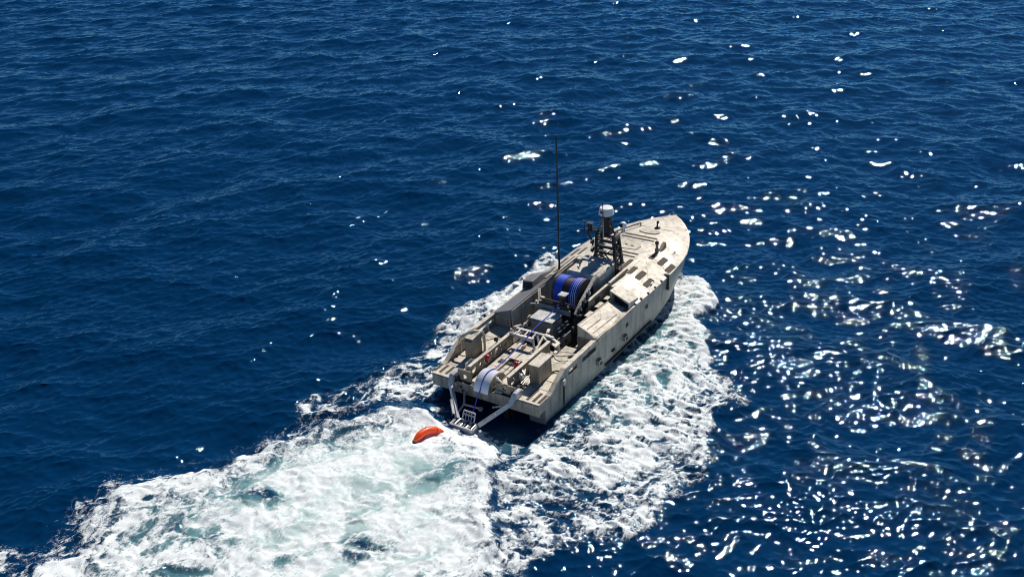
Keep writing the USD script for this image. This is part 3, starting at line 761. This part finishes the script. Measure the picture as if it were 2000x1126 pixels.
P('port_valve_block', [bx(3.55, 3.9, .60, .74, .38, .55), bar((3.6, .6, .5), (3.95, .82, .72), .09, .06), rod((3.5, .68, .5), (3.35, .74, .56), .02)], M_DECK)
# level wind ahead of the power pack
P('level_wind_bar', rod((3.40, .48, .66), (3.40, -.45, .66), .028, 10), M_DARK)
P('level_wind_bar', rod((3.46, .48, .74), (3.46, -.45, .74), .028, 10), M_DARK)
P('level_wind_beam', bx(3.33, 3.39, -.5, .52, .46, .62), M_GREY)
P('beam_edge', bx(3.325, 3.395, -.02, .52, .62, .64), M_DECK)
c = P('level_wind_head', [bx(3.44, 3.56, -.27, -.12, .55, .98), rod((3.42, -.22, .55), (3.42, -.22, .85), .03), rod((3.42, -.34, .55), (3.42, -.34, .8), .03)], M_BLACK)
P('top_plate', bx(3.38, 3.62, -.34, -.10, .98, 1.01), M_ALU, c)
P('motor', [disc((3.75, -.58, .2), (0, 1, 0), .14, .2, 20), disc((3.45, -.52, .0), (0, 1, 0), .12, .2, 20)], M_BLACK, smooth=30)
P('hydraulic_hose', [sweep([(3.4 + .03 * k, -.60 - .03 * k, .45), (3.3, -.66 - .03 * k, .1), (3.5, -.64, -.2), (3.9, -.62, -.22)], .022, 7) for k in range(4)], M_BLACK, smooth=60)

# power pack
pp = P('power_pack', bx(2.76, 3.28, -.30, .37, -.05, .47, .02), M_GREY, label='power pack with ribbed pale top')
P('base_frame', [bx(2.55, 3.35, -.52, -.44, -.28, .06), bx(2.55, 3.35, .44, .50, -.28, .06), bar((2.45, .54, .22), (2.95, .54, .32), .06, .05), bx(2.72, 3.3, -.36, .42, -.12, -.05)], M_GREY, pp)
P('top_panel', bx(2.735, 3.33, -.315, .385, .50, .53, .008), M_ALU, pp)
for k in range(15):
    P('cooling_fin', bx(2.79, 3.27, -.27 + .043 * k, -.255 + .043 * k, .53, .543, .003), M_WHITE, pp)
P('pack_collar', bx(2.75, 3.30, -.305, .375, .47, .50), M_BLACK, pp)
for k in range(5):
    P('hose_fitting', [rod((2.86 + .1 * k, -.38, .30), (2.92 + .1 * k, -.44, .34), .022), rod((2.86 + .1 * k, -.42, .22), (2.93 + .1 * k, -.47, .25), .018)], M_ALU if k % 2 == 0 else M_BLACK, pp)
for x in (2.75, 3.05):
    P('pack_socket', disc((x, -.525, -.1), (0, 1, 0), .055, .02, 16), M_VOID, pp)
P('grab_loop', sweep([(2.62 + .13 * math.cos(t), .48, .22 + .16 * math.sin(t)) for t in np.linspace(0, np.pi, 9)], .016, 6), M_ALU, pp, smooth=60)
P('grab_loop', sweep([(2.9 + .1 * math.cos(t), .50, .42 + .05 * math.sin(t)) for t in np.linspace(0, 2 * np.pi, 13)], .016, 6), M_DECK, pp, smooth=60)

# launching ramp in the middle of the aft deck
def side_rail(y, zt):
    r = bx(.22, 2.15, y - .02, y + .02, -.06, zt, .004)
    for x, z, q in ((.42, .15, .10), (.70, .16, .06), (.96, .15, .10), (1.20, .2, .045), (1.22, .08, .04), (1.42, .16, .095), (1.62, .22, .045), (1.64, .09, .045), (1.82, .16, .06), (2.0, .22, .035), (2.02, .1, .035)):
        r -= cyl((x, y - .1, z), (x, y + .1, z), q, 18)
    return r
for y, zt in ((.575, .33), (-.575, .36)):
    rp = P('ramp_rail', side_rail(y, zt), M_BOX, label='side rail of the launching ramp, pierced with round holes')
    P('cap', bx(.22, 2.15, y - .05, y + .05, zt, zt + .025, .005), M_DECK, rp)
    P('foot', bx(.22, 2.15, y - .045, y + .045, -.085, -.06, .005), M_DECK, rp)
P('ramp_bed', [bar((.5, .16, .03), (2.2, .16, .06), .04, .06), bar((.5, -.16, .03), (2.2, -.16, .06), .04, .06)], M_DECK)
P('ramp_pan', bx(1.38, 1.86, -.28, .24, .06, .085, .02), M_DECK)
P('ramp_void', bx(1.2, 1.36, -.4, .4, .0, .02), M_VOID)
for x, y in ((.86, .46), (.92, -.36)):
    P('red_buoy_stop', [trimesh.creation.icosphere(2, .075).apply_translation((x, y, .30)), rod((x - .05, y, .18), (x + .03, y + .02, .36), .045, 12)], M_RED, smooth=40)
P('clamp_lever', [rod((.64, .80, .24), (.78, .50, .34), .022), rod((.56, .84, .20), (.66, .78, .26), .045), bx(.50, .72, .74, .92, .02, .18)], M_ALU, smooth=40)
P('clamp_pump', [bx(.62, .82, -.72, -.60, .10, .24), rod((.70, -.74, .22), (.86, -.52, .30), .03), rod((.60, -.70, .02), (.62, -.66, .3), .02), rod((.5, -.76, .1), (.8, -.76, .14), .014), rod((.5, -.80, .07), (.8, -.80, .11), .014)], M_ALU, smooth=40)
P('clamp_handle', [bar((.38, -.72, .06), (.62, -.86, .03), .06, .03), bar((.44, -.88, .03), (.56, -.70, .03), .05, .03)], M_BLACK)
P('rail_lamp', [bx(1.50, 1.60, .60, .70, .36, .46, .02), rod((1.55, .63, .30), (1.55, .63, .38), .02)], M_BLACK)
# raised roller trough
tr = P('roller_trough', [bar((2.06, .56, .36), (2.06, -.16, .36), .09, .05), bar((2.30, .52, .40), (2.30, -.62, .40), .08, .04), bar((2.06, -.14, .36), (1.82, -.34, .10), .06, .04), bar((2.22, -.18, .38), (1.98, -.40, .14), .06, .04),
                        bar((2.06, .56, .36), (2.06, -.16, .30), .03, .10)], M_ALU, label='bright roller trough across the head of the launching ramp')
for k in range(6):
    P('roller', rod((2.09, .50 - .12 * k, .37), (2.27, .50 - .12 * k, .385), .03, 10), M_ALU if k % 2 else M_DARK, tr)
P('trough_post', [bar((2.18, .60, -.05), (2.18, .60, .42), .06, .05), bar((2.30, .60, .40), (2.62, .58, .30), .06, .05)], M_DECK)
dbl = hull([(2.18, -.34, .42), (2.42, -.34, .42), (2.18, -.74, .22), (2.42, -.74, .22), (2.18, -.34, .38), (2.42, -.34, .38), (2.18, -.74, .18), (2.42, -.74, .18)])
for t in (.38, .68):
    y, z = -.34 - .4 * t, .40 - .2 * t
    dbl -= cyl((2.3, y - .1, z - .2), (2.3, y + .1, z + .2), .055, 18)
P('lug_plate', [dbl, bar((2.42, -.36, .42), (2.60, -.30, .42), .08, .04)], M_DECK)
P('lug_leg', [bar((2.20, -.36, .40), (1.55, -.52, .34), .05, .05), bar((2.32, -.72, .20), (2.32, -.76, .0), .05, .10)], M_DECK)

# white cable chute over the transom
th = np.linspace(math.radians(28), math.radians(172), 18)
RO_, RI = .42, .39
sec = [(-RO_ * -math.cos(t) * 0 + .26 + RO_ * math.cos(t), -.08 + RO_ * math.sin(t)) for t in th] + [(.26 + RI * math.cos(t), -.08 + RI * math.sin(t)) for t in th[::-1]]
ch = P('cable_chute', prism(sec, 1, -.22, .20), M_SHEAVE, smooth=25, label='curved white cable chute at the middle of the transom')
wb = prism([(.26 + .40 * math.cos(t), -.08 + .40 * math.sin(t)) for t in th], 1, -.235, -.215)
for x, z, q in ((.12, .14, .05), (.30, .18, .07), (.42, .08, .05)):
    wb -= cyl((x, -.4, z), (x, 0, z), q, 14)
P('chute_web', wb, M_BOX, ch)
for y0, y1 in ((.42, .82), (-.82, -.30)):
    s = bx(.08, .12, y0, y1, -.04, .30 if y0 > 0 else .24, .004)
    s -= cyl((0, (y0 + y1) / 2, .12), (.2, (y0 + y1) / 2, .12), .06, 18)
    P('chute_bracket', s, M_BOX)
P('bracket_gusset', hull([(.12, -.30, .36), (.12, -.80, .02), (.16, -.30, .36), (.16, -.80, .02), (.14, -.84, .0), (.14, -.30, .0)]), M_DECK)
P('chute_strip', bx(.0, .08, -.52, -.34, .014, .03), M_WHITE)
P('transom_slot', bx(.0, .14, -.93, .93, -.02, -.012, .001), M_VOID)
for y in (.80, .68):
    P('transom_port', disc((-.024, y, -.13), (1, 0, 0), .035, .01, 16), M_VOID)
P('transom_port', disc((-.024, .60, -.26), (1, 0, 0), .07, .01, 18), M_VOID)

# A-frame arms reaching down to the water, and the cradle
for s in (1, -1):
    ar = P('tow_arm', [bx(-.06, .22, s * .93 - .065, s * .93 + .065, .0, .18, .02),
                       bar((-.02, s * .93, .12), (-.16, s * .88, -.10), .125, .11, up=(1, 0, 0)),
                       bar((-.15, s * .885, -.07), (-.74, s * .31, -.52), .105, .085, up=(1, 0, 0))], M_ARM)
    P('knuckle', [bx(.0, .2, s * .82 - .05, s * .82 + .05, -.02, .12)], M_BLACK, ar)
    P('hinge_lug', bx(-.10, .05, s * .80 - .03, s * .80 + .03, -.14, .0), M_ALU, ar)
    P('arm_flange', bar((-.45, s * .64, -.24), (-.70, s * .40, -.44), .03, .16, up=(1, 0, 0)), M_ALU, ar)
P('strut', [rod((-.02, .58, -.22), (-.30, .42, -.40), .03), rod((-.30, .42, -.40), (-.62, .42, -.50), .026), rod((-.30, .42, -.40), (-.20, -.02, -.46), .028)], M_ALU)
P('strut', [rod((.0, -.50, -.34), (-.08, -.28, -.40), .03)], M_ALU)
P('strut_end', bx(-.26, -.16, -.06, .04, -.50, -.42), M_ALU)
cr = P('tow_cradle', [bar((-.98, .36, -.56), (-.98, -.30, -.56), .06, .10), bar((-.70, .36, -.54), (-.70, -.30, -.54), .05, .05),
                      bar((-.98, .36, -.55), (-.70, .36, -.53), .05, .06), bar((-.98, -.30, -.55), (-.70, -.30, -.53), .05, .06),
                      bar((-.98, .12, -.54), (-.70, .12, -.52), .04, .05), bar((-.98, -.12, -.54), (-.70, -.12, -.52), .04, .05)], M_ARM, label='grey roller cradle at the ends of the two tow arms')
for k in range(8):
    P('roller', rod((-.95, .32 - .08 * k, -.525), (-.73, .32 - .08 * k, -.515), .022, 8), M_ALU if k % 2 else M_BLACK, cr)
P('roller_guard', [bar((-.72, .18, -.52), (-.62, .18, -.30), .03, .03), bar((-.72, -.16, -.52), (-.62, -.16, -.30), .03, .03), bar((-.62, .18, -.30), (-.62, -.16, -.30), .035, .035), bar((-.66, .18, -.38), (-.66, -.16, -.38), .03, .03)]
  + [bar((-.62, .1 - .08 * k, -.30), (-.70, .1 - .08 * k, -.5), .015, .015) for k in range(4)], M_ARM, cr)
for y in (.55, -.55):
    P('jet_nozzle', cyl((.5, y, -.62), (.15, y, -.70), .16, 20) - cyl((.3, y, -.66), (.1, y, -.71), .12, 20), M_BLACK, smooth=30)
P('jet_bracket', bx(.05, .2, -.62, -.5, -.9, -.45), M_BLACK)

# mast
ms = []
zb = .45
leg_b = [(6.22, .34), (6.22, -.34), (6.62, .34), (6.62, -.34)]
leg_t = [(6.24, .26), (6.24, -.26), (6.50, .26), (6.50, -.26)]
mast = P('mast', [bx(6.15, 6.68, -.40, .40, .40, .60, .02)], M_BLACK, label='black lattice mast carrying a white radar dome')
for (ax, ay), (cx, cy) in zip(leg_b, leg_t):
    P('post', bar((ax, ay, zb), (cx, cy, 1.55), .085, .085), M_BLACK, mast)
for z in (.78, .98, 1.18, 1.36, 1.54):
    t = (z - zb) / 1.1
    x0, x1, y = 6.22 + .02 * t, 6.62 - .12 * t, .34 - .08 * t
    P('cross_bar', [bar((x0, y, z), (x0, -y, z), .06, .05), bar((x1, y, z), (x1, -y, z), .06, .05), bar((x0, y, z), (x1, y, z), .05, .05), bar((x0, -y, z), (x1, -y, z), .05, .05)], M_BLACK, mast)
P('brace', [bar((6.23, .32, .60), (6.24, -.28, 1.2), .035, .03), bar((6.23, -.32, .60), (6.24, .28, 1.2), .035, .03)], M_BLACK, mast)
for s in (1, -1):
    for z in (.70, .95, 1.2):
        P('cable_bundle', [bar((6.2, s * .40, z), (6.22, s * .36, z + .16), .07, .05), bx(6.15, 6.25, s * .42 - .03, s * .42 + .03, z + .02, z + .1)], M_BLACK, mast)
P('step', bar((6.18, .20, .84), (6.18, -.05, .84), .09, .02), M_ALU, mast)
P('step', bar((6.18, .18, 1.06), (6.18, -.05, 1.06), .09, .02), M_ALU, mast)
P('step', bar((6.18, .16, 1.28), (6.18, -.02, 1.28), .09, .02), M_ALU, mast)
P('upper_column', hull([(x, y, z) for x, y, z in ((6.28, .15, 1.55), (6.28, -.15, 1.55), (6.48, .15, 1.55), (6.48, -.15, 1.55), (6.31, .10, 2.11), (6.31, -.10, 2.11), (6.44, .10, 2.11), (6.44, -.10, 2.11))]), M_DARK, mast)
for y0, z0, w_, h_ in ((.13, 1.62, .10, .16), (-.14, 1.70, .12, .12), (.12, 1.90, .08, .10), (-.11, 1.92, .08, .12)):
    P('junction_box', bx(6.20, 6.32, y0 - w_ / 2, y0 + w_ / 2, z0, z0 + h_), M_GREY if y0 > 0 else M_BLACK, mast)
P('column_bracket', [bar((6.3, .28, 1.56), (6.34, .10, 2.02), .03, .03), bar((6.3, -.28, 1.56), (6.34, -.10, 2.02), .03, .03)], M_BLACK, mast)
P('spreader', [bar((6.32, .22, 1.60), (6.26, .58, 1.56), .08, .06), bar((6.26, .58, 1.56), (6.26, .40, 1.16), .05, .05), bx(6.18, 6.32, .44, .62, 1.58, 1.62), rod((6.24, .66, 1.5), (6.24, .66, 1.85), .01)], M_BLACK, mast)
P('signal_lamp', [rod((6.28, .50, 1.6), (6.28, .50, 1.78), .075, 12), bx(6.2, 6.36, .40, .6, 1.78, 1.81)], M_BLACK, mast)
P('camera_arm', [bar((6.28, -.14, 1.42), (6.40, -.46, 1.66), .12, .03), bar((6.34, -.2, 1.3), (6.4, -.4, 1.55), .04, .04)], M_DECK, mast)
cm = P('camera_ball', trimesh.creation.icosphere(3, .10).apply_translation((6.42, -.48, 1.86)), M_WHITE, mast, smooth=True)
P('lens', trimesh.creation.icosphere(2, .065).apply_translation((6.36, -.46, 1.87)), M_GLASS, cm, smooth=True)
P('ball_stem', rod((6.42, -.48, 1.64), (6.42, -.48, 1.80), .05, 10), M_ALU, cm)
rd = trimesh.creation.revolve(np.array([(0, 2.12), (.20, 2.12), (.218, 2.135), (.218, 2.16), (.190, 2.31), (.178, 2.33), (.155, 2.34), (0, 2.345)]), sections=40).apply_translation((6.37, .02, 0))
ra = P('radar_dome', rd, M_WHITE, mast, smooth=30)
mk = np.array([6.37, .02, 0]) + .209 * np.array([-math.cos(math.radians(14)), math.sin(math.radians(14)), 0])
P('red_badge', bar(mk + (0.008, .04, 2.24), mk + (-.012, -.04, 2.24), .012, .07, up=(0, 0, 1)), M_RED, ra)
P('whip', [rod((6.10, -.02, 1.55), (6.10, -.02, 1.98), .018), rod((6.10, -.02, 1.98), (6.09, -.02, 2.45), .010)], M_ALU, mast)
P('whip', rod((6.10, -.02, 2.10), (6.09, -.02, 2.62), .013), M_BLACK, mast)
P('lower_whip', rod((6.0, -.62, .5), (6.0, -.62, 1.5), .012), M_BLACK, mast)
# tall whip on the left-hand rim
wp = P('whip_antenna', sweep([(5.42, 1.06, .56), (5.42, 1.045, 1.2), (5.415, 1.015, 2.4), (5.41, .985, 3.5), (5.40, .96, 4.62)], [.030, .028, .026, .024, .022], 8), M_BLACK, label='very tall thin black whip antenna on the left-hand rim')
P('base', [rod((5.42, 1.06, .55), (5.42, 1.06, .70), .035, 12), bx(5.36, 5.48, 1.0, 1.12, .55, .58)], M_BLACK, wp)

# ------------------------------------------------------------------ things that are not part of the boat
def to_world(p): return BM @ np.array(p, float) + BT
cable_pts = [(3.55, -.20, .80), (3.0, -.10, .62), (2.3, .0, .47), (1.6, .02, .30), (.9, .02, .28), (.56, .01, .27), (.42, .0, .33), (.26, .0, .36), (.10, .0, .325), (-.04, .0, .22), (-.13, .0, .08), (-.30, .02, -.16), (-.46, .03, -.38), (-.60, .03, -.52), (-.80, .03, -.62), (-1.05, .05, -.9)]
tc = np.array([to_world(p) for p in cable_pts])
s_ = np.linspace(0, len(tc) - 1, 90)
from scipy.interpolate import PchipInterpolator
tcs = np.stack([PchipInterpolator(np.arange(len(tc)), tc[:, i])(s_) for i in range(3)], 1)
cb = obj('tow_cable', sweep(tcs, .014, 8), M_ROPE, smooth=True)
data(cb, 'thin blue tow cable running from the reel over the white chute to the water', 'cable')

# orange towed float
flo = UsdGeom.Xform.Define(stage, '/World/towed_float')
FP = np.array([-2.02 / FS, 19.40 / FS, .11])
flo.AddTranslateOp().Set(Gf.Vec3d(*map(float, FP)))
data(flo, 'bright orange torpedo-shaped float lying in the white foam behind the boat', 'float')
A0, A1 = np.array([-.27, -.22, .06]), np.array([.36, .34, -.06])
tt = np.linspace(0, 1, 22)
cen = np.stack([A0 + (A1 - A0) * t + np.array([-.03, .05, .15]) * math.sin(math.pi * t) for t in tt])
rad = .078 * np.clip(np.minimum((tt / .22) ** .5, 1) * np.where(tt > .75, 1 - .45 * ((tt - .75) / .25) ** 2, 1), .12, 1) + .012
fs = obj('shell', sweep(cen, rad, 20), M_ORANGE, flo, smooth=True)
tdir = cen[1] - cen[0]; tdir /= np.linalg.norm(tdir)
obj('nose_cap', sweep([cen[0] - tdir * .035, cen[0], cen[0] + tdir * .012], [.02, .04, .045], 14), M_BLACK, flo, smooth=True)
k = 10
obj('lifting_eye', sweep([cen[k] + (.035 * math.cos(t) * np.array([.7, .7, 0])) + (0, 0, rad[k] - .005 + .05 * math.sin(t)) for t in np.linspace(0, np.pi, 9)], .008, 6), M_ALU, flo, smooth=True)
if True:
    obj('band', trimesh.util.concatenate([sweep([cen[i] - (cen[i + 1] - cen[i]) * .2, cen[i] + (cen[i + 1] - cen[i]) * .2], rad[i] + .004, 20) for i in (16,)]), M_RED, flo)

# spray: drops thrown up along the wash and the bow wave
rng = np.random.default_rng(3)
tet = trimesh.creation.icosphere(0, 1.0)
def drops(name, centres, spread, n, rmin, rmax, label):
    c = np.asarray(centres)[rng.integers(0, len(centres), n)]
    p = c + rng.normal(size=(n, 3)) * spread
    r = rng.uniform(rmin, rmax, n) ** 1.0
    Vv = (tet.vertices[None] * r[:, None, None] + p[:, None]).reshape(-1, 3)
    F = (tet.faces[None] + (np.arange(n) * len(tet.vertices))[:, None, None]).reshape(-1, 3)
    data(obj(name, trimesh.Trimesh(Vv, F, process=False), M_FOAMDROP), label, 'spray', kind='stuff')
M_FOAMDROP = plain('spray_drops', (.85, .86, .86), .5, 0, .02, 5)
sel = np.nonzero((fA > .4) & (sA > -.05) & (sA < .45))[0]
cA = np.stack([zx[sel], zy[sel], V[zi[sel], 2] + .03], 1)
drops('wash_spray', cA, (.03, .03, .03), 700, .003, .006, 'fine white drops flying along the edge of the stern wash')

# ------------------------------------------------------------------ small fittings scattered over the decks
for x, y in ((.25, 1.05), (.9, 1.46), (1.3, .72), (2.0, 1.4), (2.5, .72), (.3, -.7), (.92, -.72), (1.35, -1.42), (1.9, -.72), (2.25, -1.45)):
    P('tie_down_ring', [disc((x, y, .016), (0, 0, 1), .035, .008, 12), sweep([(x + .022 * math.cos(t), y, .02 + .022 * math.sin(t)) for t in np.linspace(0, np.pi, 7)], .005, 5)], M_DARK)
for x0, y0, x1, y1 in ((.55, 1.0, .55, 1.55), (1.55, .64, 1.55, 1.5), (2.15, .64, 2.15, 1.5), (.62, -1.55, .62, -.98), (1.48, -1.48, 1.48, -.64)):
    P('weld_seam', bar((x0, y0, .014), (x1, y1, .014), .014, .008, c=.002), M_BOX)
for k in range(2):
    P('deck_hose', sweep([(1.1 + .03 * k, .66, .03), (1.6, .70 + .03 * k, .03), (2.1, .68 + .04 * k, .03), (2.5, .62 + .04 * k, .05), (2.72, .5, .1)], .014, 6), M_BLACK, smooth=60)
P('deck_hose', sweep([(1.15, -.66, .03), (1.5, -.74, .03), (2.0, -.70, .03), (2.4, -.60, -.02)], .016, 6), M_BLACK, smooth=60)
P('side_hose', sweep([(2.9 + .35 * k, 1.30 + .05 * math.sin(k * 1.7), (.56 - .40 * (.28 + .05 * math.sin(k * 1.7)) / .6) + .04) for k in range(5)], .018, 6), M_BLACK, smooth=60)
for k in range(5):
    x = 5.2 + .42 * k
    P('rim_clip', bx(x, x + .06, -E_(x) - .012, -E_(x) + .05, S_(x) + .012, S_(x) + .05, .004), M_DARK)
